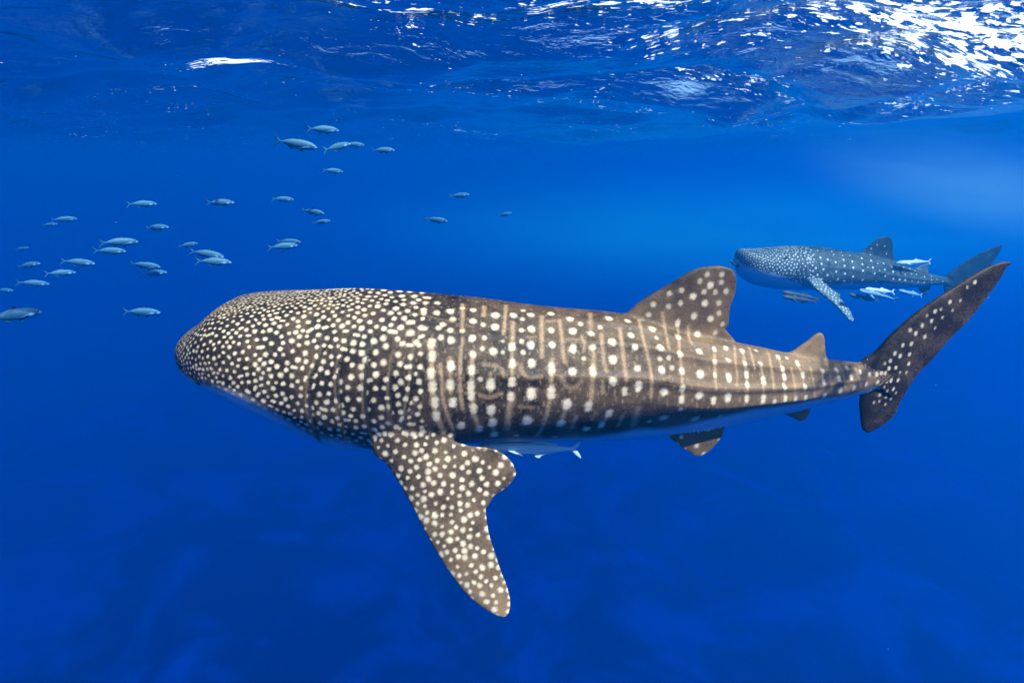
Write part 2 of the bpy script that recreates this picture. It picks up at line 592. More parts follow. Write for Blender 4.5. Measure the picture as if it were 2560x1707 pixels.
    while len(acc) < 3500:
        acc.append(C[j]); accr.append(spc[j])
        best = np.minimum(best, np.linalg.norm(C - C[j], axis=1) / spc)
        j = int(np.argmax(best * (1 + .12 * rg.random(len(best)))))
        if best[j] < 1:
            break
    print(name, 'head spots', len(acc), 'verts', len(co))
    for P, sp in zip(acc, accr):
        r = sp * rg.uniform(.33, .47) * poisson['rf']
        pts = [P]
        if rg.random() < .13:
            a = rg.normal(.2, .6)
            dv = np.array([math.cos(a), 0, math.sin(a)]) * r * rg.uniform(.4, .9)
            pts = [P - dv, P + dv]; r *= .72
        hit = [bvh.find_nearest(Vector(q))[0] for q in pts]
        v_ = rg.uniform(.75, 1)
        capsule_paint(kd, co, spot, [np.array(h) for h in hit], r, v_, jit)
        capsule_paint(kd, co, spot, [mirror(np.array(h)) for h in hit], r, v_, jit)
    # faint small dabs between the flank columns
    C0 = np.where((part_of == 0) & (tt > poisson['t1'] - .02) & (tt < .97) & (side < .012) & (rel > .16) & (spot < .05) & (bar < .05))[0]
    if len(C0) > 16000:
        C0 = rg.choice(C0, 16000, replace=False)
    C = co[C0]
    best = np.full(len(C), 1e9); j = int(rg.integers(len(C)))
    for _ in range(900):
        best = np.minimum(best, np.linalg.norm(C - C[j], axis=1))
        r = p['dab'] * rg.uniform(.6, 1.15)
        h_ = np.array([rg.normal(0, .15), 0, 1]) * r * rg.uniform(.2, 1.6)
        v_ = rg.uniform(.2, .6)
        capsule_paint(kd, co, bar, [C[j] - h_, C[j] + h_], r, v_, jit, (.05, 1.35))
        capsule_paint(kd, co, bar, [mirror(C[j] - h_), mirror(C[j] + h_)], r, v_, jit, (.05, 1.35))
        j = int(np.argmax(best * (1 + .3 * rg.random(len(best)))))
        if best[j] < p['dab'] * 4.2:
            break
    # packed spots on the paired fins
    for kind, sp, rr in fin_spots:
        ids = np.where(part_of == kind)[0]
        if len(ids) > 9000:
            ids = rg.choice(ids, 9000, replace=False)
        C = co[ids]
        best = np.full(len(C), 1e9); j = 0
        for _ in range(500):
            best = np.minimum(best, np.linalg.norm(C - C[j], axis=1))
            capsule_paint(kd, co, spot, [C[j]], rr * rg.uniform(.6, 1.2), rg.uniform(.7, 1), jit)
            j = int(np.argmax(best * (1 + .15 * rg.random(len(best)))))
            if best[j] < sp:
                break
    # pale underside and overall tone
    edge = np.interp(tt, p['belly_t'], p['belly_e'])
    nz = np.array([mnoise.noise(Vector(v_) * 5) for v_ in co[::1]]) if len(co) < 600000 else 0
    belly = (1 - sstep(edge - .05, edge + .07, rel + .05 * nz)) * (part_of == 0)
    pk = np.where(part_of >= 10)[0]
    if len(pk):
        pk = pk[part_of[pk] <= 11]
        lo_, hi_ = co[pk].min(0), co[pk].max(0)
        dk = kdtree.KDTree(len(pk[::6]))
        for i_, v_ in enumerate(pk[::6]):
            dk.insert(co[v_], i_)
        dk.balance()
        ch = np.where(belly > 0)[0]
        belly[ch] *= sstep(.02, .16, np.fromiter((dk.find(v_)[2] for v_ in co[ch]), float, len(ch)) / p['scale'])
    belly = np.maximum(belly, (part_of >= 10) * sstep(-.25, -.6, nrm[:, 2]) * .8)
    tone = np.interp(tt, p['tone_t'], p['tone_v']) + .10 * nz
    tone = np.where(part_of == 1, tone - .15 + .25 * sstep(.35, 0, (co[:, 2] - ztv) / .6), tone)
    tone = np.where(part_of == 2, .8 + .1 * nz, tone)
    tone = np.where(part_of == 3, .06 + .10 * nz, tone)
    tone = np.where(part_of == 12, .5, tone)
    tone = np.where((part_of >= 10) & (part_of < 12), p['pec_tone'] - .2 + .55 * sstep(0, 1.2 * p['scale'], np.interp(tt, t, zb) - co[:, 2]) + .15 * nz, tone)
    for a_, v_ in (('spot', spot * (1 - .35 * belly)), ('bar', np.maximum(bar, flap)), ('belly', np.clip(belly, 0, 1)), ('tone', np.clip(tone, 0, 1)), ('slit', slit)):
        set_attr(m, a_, v_)
    m.materials.append(mat)
    o.parent = root
    o.location = -np.array(base)
    # eyes
    for side in (0, 1):
        q = cast(*eye_px)
        if q is None:
            continue
        q = q if side == 0 else mirror(q)
        R = p['eye']
        ev, ef = sphere(R, 12, 8)
        ev = ev * np.array([1, .6, 1]) + q + (np.array([0, .35 * R, .2 * R]) if side == 0 else np.array([0, -.35 * R, .2 * R]))
        e = mesh_obj('eye', ev, ef, EYE, root)
        e.location = -np.array(base)
    return root, cast

k = NT('eye')
b = k.n('ShaderNodeBsdfPrincipled')
k.l(k.mix(k.noise(k.obj(), 40, 2), (.01, .01, .012, 1), (.03, .03, .035, 1)), b.inputs['Base Color'])
b.inputs['Roughness'].default_value = .25
k.l(b.outputs[0], k.out.inputs[0])
EYE = k.m

S14 = [0, .03, .08, .15, .23, .31, .40, .5, .6, .7, .8, .88, .95, 1]
NL = [2.2, 2.0, 1.75, 1.75, 1.9, 2.1, 2.0, 1.75, 1.45, 1.22, 1.15, 1.25, 1.6, 2]
big = dict(X0=-2.65, X1=3.28, sheet=(4.75, .03, .012), s=S14, scale=1.0, seed=5, NS=260, NT=128, eye=.028,
    w=[.60, .62, .64, .65, .64, .62, .58, .52, .46, .38, .28, .18, .10, .04],
    k=[.45, .42, .40, .40, .42, .45, .46, .47, .48, .46, .43, .40, .42, .5],
    nu=[2.6, 2.6, 2.5, 2.3, 2.1, 2.0, 1.9, 1.9, 1.9, 1.9, 1.9, 1.9, 2, 2], nl=NL,
    zt=[-2.697, -2.602, -2.406, -2.368, -2.352, -2.378, -2.427, -2.496, -2.557, -2.729, -2.866, -2.968, -3.026, -3.095],
    zb=[-2.855, -3.039, -3.217, -3.465, -3.666, -3.667, -3.613, -3.632, -3.663, -3.646, -3.535, -3.42, -3.323, -3.179],
    belly_t=[0, .05, .12, .2, .27, .35, .5, .6, .7, .8, .9, 1.0], belly_e=[.30, .34, .33, .22, .13, .12, .12, .15, .26, .34, .3, .15],
    tone_t=[0, .15, .3, .45, .6, .75, .9, 1, 1.3], tone_v=[.05, .05, .08, .12, .28, .50, .66, .55, .1], pec_tone=.42)
KM = .72                                       # the layout above is scaled about the camera: the shark is about 5 m long, 3.4 m away
for q_ in ('X0', 'X1', 'scale', 'eye'):
    big[q_] *= KM
big['sheet'] = (4.75 * KM, .03, .012 / KM)
big['w'] = [q_ * KM for q_ in big['w']]
for q_ in ('zt', 'zb'):
    big[q_] = [CAM[2] + (z_ - CAM[2]) * KM for z_ in big[q_]]
SH = big['sheet']
def zpx(L, ox, oy, s):
    return [(ox + a / s, oy + b_ / s) for a, b_ in L]
def on_sheet(L, off=0.0, sheet=SH):
    return [at_sheet(a, b_, sheet, off) for a, b_ in L]
R3 = (1560, 640, 3.267)
R2 = (1000, 700, 3.267)
R4 = (1960, 620, 3.137)
R5 = (900, 1060, 3.1355)
R1 = (420, 680, 3.267)
dors_LE = on_sheet(zpx([(-40, 520), (60, 430), (180, 340), (300, 270), (450, 180), (550, 120), (640, 92), (740, 82), (800, 84), (838, 96)], *R3))
dors_TE = on_sheet(zpx([(640, 800), (760, 690), (880, 712), (925, 695), (898, 630), (868, 560), (858, 480), (872, 400), (900, 330), (916, 250), (916, 180), (895, 120), (858, 98)], *R3))
# blade parameterised from the root up; the free rear tip is its own small blade
dors_TE = on_sheet(zpx([(700, 780), (700, 690), (790, 620), (852, 550), (858, 480), (872, 400), (900, 330), (916, 250), (916, 180), (895, 120), (858, 98)], *R3))
dtip_LE = on_sheet(zpx([(560, 620), (680, 600), (800, 590), (870, 640), (918, 688)], *R3))
dtip_TE = on_sheet(zpx([(560, 680), (640, 676), (740, 686), (840, 702), (918, 700)], *R3))
d2_LE = on_sheet(zpx([(1290, 820), (1400, 757), (1500, 692), (1560, 642), (1590, 626)], *R3))
d2_TE = on_sheet(zpx([(1600, 900), (1655, 800), (1640, 740), (1636, 670), (1620, 632)], *R3))
d2t_LE = on_sheet(zpx([(1500, 830), (1590, 800), (1640, 810), (1688, 850)], *R3))
d2t_TE = on_sheet(zpx([(1500, 862), (1560, 852), (1630, 856), (1688, 858)], *R3))
cu_LE = on_sheet(zpx([(520, 960), (640, 862), (700, 828), (760, 770), (830, 690), (950, 580), (1100, 460), (1250, 360), (1400, 265), (1550, 175), (1680, 117), (1750, 106), (1780, 116)], *R4))
cu_TE = on_sheet(zpx([(860, 1180), (990, 1060), (1040, 990), (1150, 880), (1280, 730), (1360, 650), (1440, 570), (1600, 370), (1700, 230), (1745, 150), (1785, 124)], *R4))
cl_LE = on_sheet(zpx([(720, 940), (640, 1060), (590, 1170), (596, 1280), (602, 1350), (616, 1420), (640, 1440)], *R4))
cl_TE = on_sheet(zpx([(1080, 930), (985, 1070), (945, 1140), (905, 1210), (880, 1280), (800, 1370), (720, 1420), (660, 1446)], *R4))
PA, PB, PC = at_Y(950, 1080, 4.22 * KM), at_Y(1150, 1080, 4.24 * KM), at_Y(1265, 1535, 3.78 * KM)
pf = lambda L: [at_plane(a, b_, PA, PB, PC) for a, b_ in L]
pec_LE = pf(zpx([(230, -60), (130, 60), (90, 170), (140, 262), (205, 305), (270, 400), (350, 530), (430, 680), (500, 820), (590, 980), (690, 1140), (800, 1290), (900, 1390), (1000, 1460), (1080, 1500), (1120, 1507)], *R5))
pec_TE = pf(zpx([(560, -60), (680, 60), (800, 200), (900, 400), (960, 560), (985, 660), (992, 740), (1010, 850), (1050, 980), (1110, 1160), (1160, 1290), (1180, 1400), (1170, 1470), (1146, 1505)], *R5))
lobe_LE = pf(zpx([(560, 700), (750, 720), (985, 655), (1050, 562), (1140, 500), (1195, 440), (1222, 395)], *R5))
lobe_TE = pf(zpx([(480, 60), (700, 110), (870, 172), (1020, 187), (1120, 232), (1195, 305), (1224, 372)], *R5))
# the far pectoral, held out nearly level
def flip_far(P):
    P = np.array(P)
    s_ = SH[1] + 2 * SH[2] * P[0]
    n = np.array([-s_, 1, 0]) / math.hypot(s_, 1)
    d = (P[1] - (SH[0] + SH[1] * P[0] + SH[2] * P[0] ** 2)) * n[1]
    M = P - 2 * d * n
    piv = np.array([M[0], SH[0] + .45 * KM, CAM[2] - 2.1 * KM])
    q = M - piv
    a = math.radians(46)
    return piv + np.array([0, q[1] * math.cos(a) - q[2] * math.sin(a), q[1] * math.sin(a) + q[2] * math.cos(a)])
pel_LE = on_sheet([(1640, 1070), (1680, 1103), (1712, 1124), (1738, 1139)], -.12 * KM)
pel_TE = on_sheet([(1800, 1050), (1813, 1078), (1792, 1106), (1768, 1131), (1752, 1140)], -.12 * KM)
def flip(P):
    P = np.array(P)
    s_ = SH[1] + 2 * SH[2] * P[0]
    n = np.array([-s_, 1, 0]) / math.hypot(s_, 1)
    d = (P[1] - (SH[0] + SH[1] * P[0] + SH[2] * P[0] ** 2)) * n[1]
    return P - 2 * d * n
an_LE = on_sheet([(1930, 1015), (1960, 1036), (1984, 1046), (2000, 1052)])
an_TE = on_sheet([(2030, 1000), (2029, 1022), (2022, 1040), (2010, 1051)])
fins = [(1, dors_LE, dors_TE, .13, .22, .2), (1, dtip_LE, dtip_TE, .07, .35, .4), (2, d2_LE, d2_TE, .08, .4, .3), (2, d2t_LE, d2t_TE, .05, .5, .5),
    (3, cu_LE, cu_TE, .11, .28, .25), (3, cl_LE, cl_TE, .09, .35, .3), (10, pec_LE, pec_TE, .13, .25, .22), (10, lobe_LE, lobe_TE, .055, .5, .5),
    (11, [flip_far(q) for q in pec_LE], [flip_far(q) for q in pec_TE], .13, .25, .22), (11, [flip_far(q) for q in lobe_LE], [flip_far(q) for q in lobe_TE], .055, .5, .5),
    (12, pel_LE, pel_TE, .06, .35, .35), (12, [flip(q) for q in pel_LE], [flip(q) for q in pel_TE], .06, .35, .35), (4, an_LE, an_TE, .05, .4, .4)]
gills = [zpx(g, *R1) for g in (
    [(1250, 655), (1200, 780), (1165, 900), (1155, 1050), (1175, 1200), (1220, 1340), (1260, 1400)],
    [(1455, 620), (1410, 720), (1390, 900), (1405, 1100), (1430, 1280), (1470, 1400)],
    [(1670, 600), (1625, 720), (1610, 880), (1620, 1100), (1640, 1280), (1670, 1370)],
    [(1870, 600), (1840, 750), (1825, 900), (1820, 1100), (1840, 1250), (1850, 1300)],
    [(2005, 650), (2000, 800), (1980, 1000), (1955, 1150), (1970, 1230)])]
MP = .00305 * KM                                    # metres per photograph pixel on the flank
spots, bars = [], []
def S(reg, L, r=22, val=1.0, el=.0):
    for a, b_ in zpx(L, *reg):
        spots.append((a, b_, 1.38 * r / reg[2] * MP, val, el))
def chaikin(L):
    for _ in range(2 if len(L) > 2 else 0):
        L = [L[0]] + [(a[0] + (b_[0] - a[0]) * f_, a[1] + (b_[1] - a[1]) * f_) for a, b_ in zip(L, L[1:]) for f_ in (.25, .75)] + [L[-1]]
    return L
def B(reg, L, r=11, val=.9):
    if abs(L[-1][0] - L[0][0]) > abs(L[-1][1] - L[0][1]):
        val *= .62                             # cross bars and hooks are fainter than the columns
    if len(L) == 2:
        L = [L[0], ((L[0][0] + L[1][0]) / 2 + random.uniform(-5, 5), (L[0][1] + L[1][1]) / 2), L[1]]
    L = chaikin([(a + random.uniform(-4, 4), b_ + random.uniform(-4, 4)) for a, b_ in L])
    bars.append((zpx(L, *reg), 1.65 * r / reg[2] * MP, min(1, val * 1.3)))
# flank columns between the gills and the first dorsal fin
S(R2, [(260, 515), (265, 625), (255, 760), (265, 870), (300, 1110), (285, 1000)], 25, .8, .5)
B(R2, [(245, 510), (262, 620), (255, 760), (265, 880), (280, 1010), (300, 1110), (360, 1240)], 17)
B(R2, [(330, 690), (345, 850), (345, 960), (380, 1100), (430, 1225)], 12, .7)
S(R2, [(410, 255), (420, 490)], 24)
S(R2, [(415, 700), (410, 855), (430, 1000), (500, 1190)], 25, 1, .4)
S(R2, [(430, 320), (410, 410), (345, 365), (335, 470), (315, 390), (200, 395), (75, 345), (75, 435), (195, 265), (300, 268), (210, 185), (305, 187), (110, 187), (20, 520), (135, 510)], 21, .75)
B(R2, [(415, 640), (412, 780), (420, 920)], 12, .7)
B(R2, [(510, 200), (512, 300), (508, 420)], 13, .7)
B(R2, [(512, 480), (497, 600), (490, 760), (490, 900), (512, 1050)], 12, .75)
S(R2, [(598, 245), (597, 335), (590, 475), (595, 605)], 23)
S(R2, [(585, 735), (578, 860), (582, 940), (600, 1050), (648, 1215)], 24, .8, .5)
B(R2, [(590, 640), (585, 735), (578, 860), (582, 940), (600, 1050), (625, 1150), (652, 1230)], 14, .8)
B(R2, [(688, 215), (682, 285)], 14, .9)
S(R2, [(680, 365), (690, 470), (672, 560), (510, 230), (508, 415), (655, 810)], 17, .7)
S(R2, [(780, 285), (775, 380), (762, 580)], 26)
S(R2, [(740, 850), (745, 1060), (755, 1165), (770, 1260)], 28, .95, .35)
B(R2, [(680, 688), (740, 695), (825, 710), (842, 770)], 14, .75)
B(R2, [(655, 940), (720, 968), (830, 930)], 13, .75)
B(R2, [(742, 760), (745, 900)], 12, .5)
B(R2, [(745, 1060), (765, 1270)], 15, .6)
B(R2, [(865, 210), (855, 320), (850, 440)], 12, .8)
S(R2, [(840, 500), (840, 590)], 14, .6)
B(R2, [(922, 350), (920, 470), (915, 560)], 15, .85)
S(R2, [(928, 285), (915, 550), (915, 680), (912, 830)], 24, .9, .3)
B(R2, [(915, 500), (915, 680), (912, 850)], 11, .7)
B(R2, [(908, 940), (890, 1090), (875, 1210)], 19, 1)
S(R2, [(905, 950)], 22, .8, .4)
S(R2, [(1005, 250), (1000, 320), (990, 410), (992, 500), (1005, 590)], 17, .75)
S(R2, [(1070, 285), (1072, 400), (1068, 530), (1078, 680)], 25, 1, .15)
S(R2, [(1070, 930), (1040, 1150)], 32, 1, .35)
B(R2, [(1040, 465), (1110, 465)], 11, .6)
B(R2, [(990, 700), (1000, 760), (1050, 800), (1160, 790)], 14, .8)
B(R2, [(980, 1030), (1040, 1040), (1095, 1045)], 13, .7)
S(R2, [(950, 1270), (1265, 1280)], 22, .6)
B(R2, [(1160, 300), (1155, 450), (1160, 620)], 14, .85)
S(R2, [(1232, 275), (1235, 410), (1240, 530)], 23)
B(R2, [(1200, 335), (1265, 335)], 11, .6)
S(R2, [(1240, 720), (1235, 920)], 27, .85, .6)
B(R2, [(1240, 650), (1240, 800), (1235, 930), (1200, 1090), (1150, 1235), (1110, 1280)], 15, .9)
B(R2, [(1300, 330), (1320, 460), (1330, 580), (1340, 660)], 14, .8)
S(R2, [(1390, 315), (1410, 415), (1412, 560), (1410, 745)], 26, 1, .15)
B(R2, [(1320, 790), (1340, 860), (1420, 890), (1480, 840)], 16, .8)
B(R2, [(1360, 480), (1450, 480)], 12, .6)
S(R2, [(1365, 1015), (1315, 1170)], 30, 1, .25)
B(R2, [(1365, 1015), (1340, 1090), (1315, 1170)], 14, .7)
S(R2, [(1475, 360), (1635, 385), (1500, 640)], 17, .7)
B(R2, [(1485, 455), (1505, 520), (1500, 570)], 13, .7)
B(R2, [(1555, 270), (1555, 400)], 16, .6)
S(R2, [(1560, 435), (1575, 550)], 24, .8)
S(R2, [(1575, 740), (1540, 1035)], 25, .85, .5)
B(R2, [(1580, 600), (1575, 740), (1570, 860), (1560, 960), (1530, 1060)], 15, .85)
B(R2, [(1440, 1110), (1405, 1205)], 15, .8)
S(R2, [(1520, 1215)], 28)
B(R2, [(1600, 1080), (1570, 1140)], 12, .5)
B(R2, [(1640, 450), (1655, 560), (1665, 680), (1690, 740)], 14, .75)
S(R2, [(1705, 315), (1735, 500), (1740, 650), (1742, 825)], 27, 1, .15)
S(R2, [(1710, 1090), (1645, 1185)], 25, .95, .5)
B(R2, [(1710, 1090), (1645, 1185)], 15, .8)
B(R2, [(1650, 830), (1655, 920)], 12, .6)
B(R2, [(1800, 400), (1820, 560), (1830, 700), (1850, 810)], 14, .85)
S(R2, [(1835, 910)], 20, .7, .5)
B(R2, [(1780, 1190), (1820, 1110)], 14, .7)
S(R2, [(1860, 335), (1888, 450), (1920, 545), (1940, 720)], 23)
S(R2, [(1948, 865)], 25, 1, .5)
B(R2, [(1945, 1060), (1930, 1110), (1905, 1180)], 22, 1)
B(R2, [(1950, 330), (1980, 460), (2020, 600), (2040, 700), (2060, 790), (2050, 950)], 12, .9)
# from the first dorsal fin to the tail
S(R3, [(232, 592), (297, 745), (310, 928), (325, 1110)], 28)
S(R3, [(325, 1320), (580, 1330)], 32, .8)
S(R3, [(200, 480), (265, 670), (295, 840), (365, 830), (390, 910), (205, 1350), (465, 1250)], 18, .6)
B(R3, [(330, 1000), (385, 985)], 11, .6)
B(R3, [(120, 1250), (95, 1320), (80, 1380)], 24, .9)
B(R3, [(310, 470), (340, 620), (370, 750)], 12, .8)
S(R3, [(437, 548), (440, 655), (460, 800), (472, 940), (478, 1080), (470, 1170)], 21, .9, .3)
B(R3, [(437, 560), (445, 700), (465, 850), (474, 1000), (474, 1190)], 11, .8)
B(R3, [(525, 580), (530, 670), (560, 715)], 12, .7)
S(R3, [(597, 640), (615, 780)], 23)
S(R3, [(625, 965), (615, 1135)], 29)
B(R3, [(737, 750), (742, 860), (745, 970), (750, 1080)], 11, .85)
S(R3, [(737, 762), (742, 860), (742, 970)], 15, .8, .4)
S(R3, [(730, 1180)], 21, .9, .4)
S(R3, [(832, 750), (853, 848)], 19)
S(R3, [(855, 990), (848, 1155)], 24, 1, .4)
S(R3, [(785, 1310)], 22, .6)
B(R3, [(900, 740), (910, 860), (925, 970), (925, 1060)], 9, .8)
S(R3, [(965, 768), (988, 870), (1000, 970), (1005, 1050), (1003, 1165)], 17, 1, .6)
B(R3, [(965, 768), (988, 870), (1000, 970), (1005, 1050), (1003, 1190)], 11, .85)
B(R3, [(1020, 750), (1045, 830), (1065, 920)], 9, .8)
S(R3, [(1078, 773), (1113, 875)], 17)
S(R3, [(1137, 1015), (1137, 1165)], 20, 1, .6)
B(R3, [(1113, 880), (1137, 1015), (1140, 1200)], 10, .85)
B(R3, [(1175, 790), (1200, 880), (1220, 990), (1228, 1085)], 10, .9)
S(R3, [(1228, 1190), (1402, 1165)], 15, .8, .4)
S(R3, [(1260, 820), (1297, 915), (1308, 985), (1312, 1065), (1317, 1165)], 17, 1, .5)
B(R3, [(1260, 820), (1297, 915), (1308, 985), (1317, 1190)], 9, .8)
B(R3, [(1370, 910), (1390, 1000), (1400, 1100), (1402, 1170)], 9, .9)
S(R3, [(1330, 830)], 14, .7)
S(R3, [(1415, 875), (1462, 970), (1480, 1065), (1485, 1160)], 17, 1, .5)
B(R3, [(1415, 875), (1462, 970), (1485, 1180)], 8, .7)
B(R3, [(1520, 910), (1545, 1020), (1560, 1160)], 9, .85)
S(R3, [(1620, 930), (1632, 1030), (1637, 1145)], 17, 1, .5)
B(R3, [(1620, 920), (1637, 1160)], 8, .7)
B(R3, [(1660, 890), (1690, 970), (1700, 1150)], 9, .9)
S(R3, [(1737, 930), (1757, 1000), (1767, 1100)], 16, 1, .5)
B(R3, [(1760, 890), (1800, 980), (1815, 1080)], 8, .85)
S(R3, [(1822, 915), (1855, 990), (1880, 1080)], 15, 1, .5)
B(R3, [(1890, 910), (1920, 1000), (1940, 1070)], 8, .85)
S(R3, [(1930, 945), (1980, 1045), (2005, 965), (2065, 965), (2070, 1030)], 13, 1, .4)
B(R1, [(1000, 270), (1200, 228), (1500, 197), (1900, 187), (2080, 190)], 6, .35)  # lit ridge along the head, painted as a pale line
B(R2, [(0, 255), (200, 290), (400, 340), (600, 385)], 8, .35)  # lit shoulder ridge, likewise painted pale
# dorsal and tail fins
S(R3, [(565, 330), (660, 385), (707, 512), (705, 235), (597, 640), (572, 492)], 25, .9)
S(R3, [(620, 205), (795, 215), (470, 280), (655, 295), (745, 297), (833, 290), (370, 305), (775, 385), (460, 385), (363, 412), (240, 395), (778, 465), (805, 555), (745, 630), (680, 150), (800, 150)], 20, .6)
S(R4, [(1500, 268), (1303, 423), (1185, 497), (1158, 572), (1085, 608), (990, 643), (1035, 670), (1105, 695), (1000, 752), (933, 762), (870, 826), (912, 847), (985, 833), (835, 886), (978, 908), (823, 942), (878, 937), (795, 980), (763, 980), (728, 993), (750, 1150), (860, 1105), (840, 1040), (895, 1035)], 12, .9, .3)
S(R4, [(1437, 310), (1383, 412), (1323, 488), (1230, 480), (1122, 532), (1243, 545), (1185, 628), (792, 905), (910, 975), (960, 975), (787, 1090), (745, 1100), (810, 1120), (878, 1135), (800, 1170), (840, 1180), (748, 1200), (705, 1210), (795, 1225)], 9, .6, .3)
big['dab'] = .0115 * KM
big['creases'] = [([(444, 915), (453, 934), (467, 954), (482, 966), (505, 976), (530, 990)], .010 * KM)]
fins = [q_[:3] + (q_[3] * KM,) + q_[4:] for q_ in fins]
SKIN1 = shark_skin('whale_shark_skin', (.017, .0095, .005, 1), (.33, .198, .094, 1), (.80, .63, .39, 1), (.46, .295, .15, 1))
shark1, cast1 = build_shark('whale_shark', big, SKIN1, fins, spots, bars, gills, .0058, (496, 957),
    dict(t1=.335, t=[0, .03, .07, .12, .2, .34], sp=[q_ * KM for q_ in (.021, .024, .031, .040, .049, .060)], top=.42, rf=1.0),
    [(10, .049 * KM, .0225 * KM), (11, .049 * KM, .0225 * KM), (12, .08 * KM, .022 * KM)])
tag(shark1, 'large brown whale shark with cream spots and a broad lowered pectoral fin', 'whale shark')

# ---- the second shark, farther off
sml = dict(big)
sml['k'] = big['k']
sml.update(X0=4.28, X1=8.95, sheet=(11.1, .12, 0.0), scale=.72, seed=9, NS=170, NT=88, eye=.022,
    w=[.40, .42, .44, .45, .45, .43, .40, .36, .31, .26, .19, .12, .06, .03],
    k=[.5, .5, .5, .48, .45, .42, .42, .40, .38, .33, .30, .32, .4, .5],
    nu=[2.4, 2.4, 2.3, 2.2, 2.1, 2.0, 1.9, 1.9, 1.9, 1.9, 1.9, 1.9, 2, 2],
    zt=[-2.99, -3.002, -3.005, -2.982, -2.968, -2.983, -3.03, -3.098, -3.193, -3.315, -3.448, -3.563, -3.646, -3.72],
    zb=[-3.35, -3.54, -3.682, -3.763, -3.806, -3.815, -3.822, -3.837, -3.854, -3.854, -3.838, -3.818, -3.805, -3.793],
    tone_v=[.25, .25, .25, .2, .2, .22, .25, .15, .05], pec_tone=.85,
    belly_e=[.40, .45, .45, .32, .2, .2, .24, .26, .28, .3, .2, .1])
sml['dab'] = .016
KF = 1.5                                       # it is 1.5 times as far and as long as first laid out: about 7 m, 17 m away
for q_ in ('X0', 'X1', 'scale', 'eye'):
    sml[q_] *= KF
sml['sheet'] = (11.1 * KF, .12, 0.0)
sml['w'] = [q_ * KF for q_ in sml['w']]
for q_ in ('zt', 'zb'):
    sml[q_] = [CAM[2] + (z_ - CAM[2]) * KF for z_ in sml[q_]]
SH2 = sml['sheet']
R6 = (1800, 570, 3.0947)
RB = (1900, 640, 5.113)
o2 = lambda L, off=0.0: on_sheet(L, off, SH2)
f2 = [
    (1, o2(zpx([(1020, 230), (1110, 172), (1180, 115), (1230, 78), (1265, 67), (1285, 65)], *R6)), o2(zpx([(1330, 320), (1345, 235), (1334, 180), (1338, 120), (1325, 82), (1305, 68)], *R6)), .10, .3, .3),
    (1, o2(zpx([(1260, 230), (1320, 225), (1366, 260)], *R6)), o2(zpx([(1260, 275), (1320, 272), (1366, 266)], *R6)), .06, .5, .5),
    (2, o2(zpx([(1480, 340), (1530, 300), (1585, 280), (1608, 276)], *R6)), o2(zpx([(1610, 400), (1612, 340), (1610, 310), (1620, 278)], *R6)), .06, .4, .4),
    (3, o2(zpx([(1690, 420), (1745, 378), (1800, 330), (1900, 255), (2000, 200), (2100, 155), (2170, 130)], *R6)), o2(zpx([(1830, 470), (1900, 420), (1960, 385), (2030, 340), (2090, 290), (2160, 190), (2184, 138)], *R6)), .07, .35, .35),
    (3, o2(zpx([(1740, 410), (1730, 450), (1740, 500), (1765, 540)], *R6)), o2(zpx([(1880, 420), (1850, 470), (1820, 510), (1780, 545)], *R6)), .06, .4, .4)]
QA, QB, QC = at_Y(2023, 706, 11.35 * KF), at_Y(2055, 700, 11.4 * KF), at_Y(2132, 802, 10.75 * KF)
qf = lambda L: [at_plane(a, b_, QA, QB, QC) for a, b_ in L]
f2.append((10, qf(zpx([(660, 400), (700, 445), (780, 510), (880, 590), (950, 660), (1005, 716), (1020, 723)], *R6)), qf(zpx([(740, 360), (800, 425), (860, 480), (925, 545), (980, 600), (1015, 660), (1036, 710)], *R6)), .09, .4, .4))
f2.append((10, qf(zpx([(800, 470), (880, 530), (926, 535)], *R6)), qf(zpx([(800, 420), (880, 484), (930, 514)], *R6)), .05, .5, .5))
def flip2(P):
    P = np.array(P)
    n = np.array([-SH2[1], 1, 0]) / math.hypot(SH2[1], 1)
    d = (P[1] - SH2[0] - SH2[1] * P[0]) * n[1]
    M = P - 2 * d * n
    piv = np.array([M[0], SH2[0] + SH2[1] * M[0] + .3 * KF, CAM[2] - 2.37 * KF])
    q = M - piv
    a = math.radians(40)
    return piv + np.array([0, q[1] * math.cos(a) - q[2] * math.sin(a), q[1] * math.sin(a) + q[2] * math.cos(a)])
f2.append((11, [flip2(q) for q in f2[5][1]], [flip2(q) for q in f2[5][2]], .09, .4, .4))
f2.append((4, o2([(2285, 705), (2300, 728), (2312, 736)]), o2([(2330, 705), (2326, 722), (2316, 736)]), .05, .5, .5))
spots2, bars2 = [], []
MP2 = .0077 * KF
def S2(L, r=13, val=1.0, reg=RB):
    for a, b_ in zpx(L, *reg):
        spots2.append((a, b_, r / reg[2] * MP2, val, 0.0))
def B2(L, r=5, val=.55, reg=RB):
    bars2.append((zpx(L, *reg), r / reg[2] * MP2, val))
S2([(620, 25), (772, 20), (788, 100), (812, 170), (862, 245), (715, 155), (735, 242), (867, 45), (967, 80), (975, 200), (995, 297), (1075, 320), (1088, 225), (1080, 125), (1070, 50), (1180, 70), (1193, 148), (1190, 262), (1170, 342), (1300, 30), (1310, 107), (1317, 187), (1312, 307), (1422, 60), (1443, 147), (1467, 222), (1482, 328), (1580, 95), (1598, 175), (1602, 255), (1598, 345), (1692, 140), (1703, 200), (1705, 290), (1785, 298), (1858, 308)], 15)
S2([(900, 325), (775, 300), (1250, 370), (1375, 372), (1835, 145), (1850, 180), (1855, 235), (1765, 145), (1915, 165), (1935, 230), (1945, 320), (1980, 190), (2002, 232), (2022, 330), (2105, 265), (2100, 340), (2190, 260), (2195, 310), (2195, 350), (2263, 297), (2335, 325), (2335, 360), (1505, 95), (1380, 145), (1530, 185)], 10, .8)
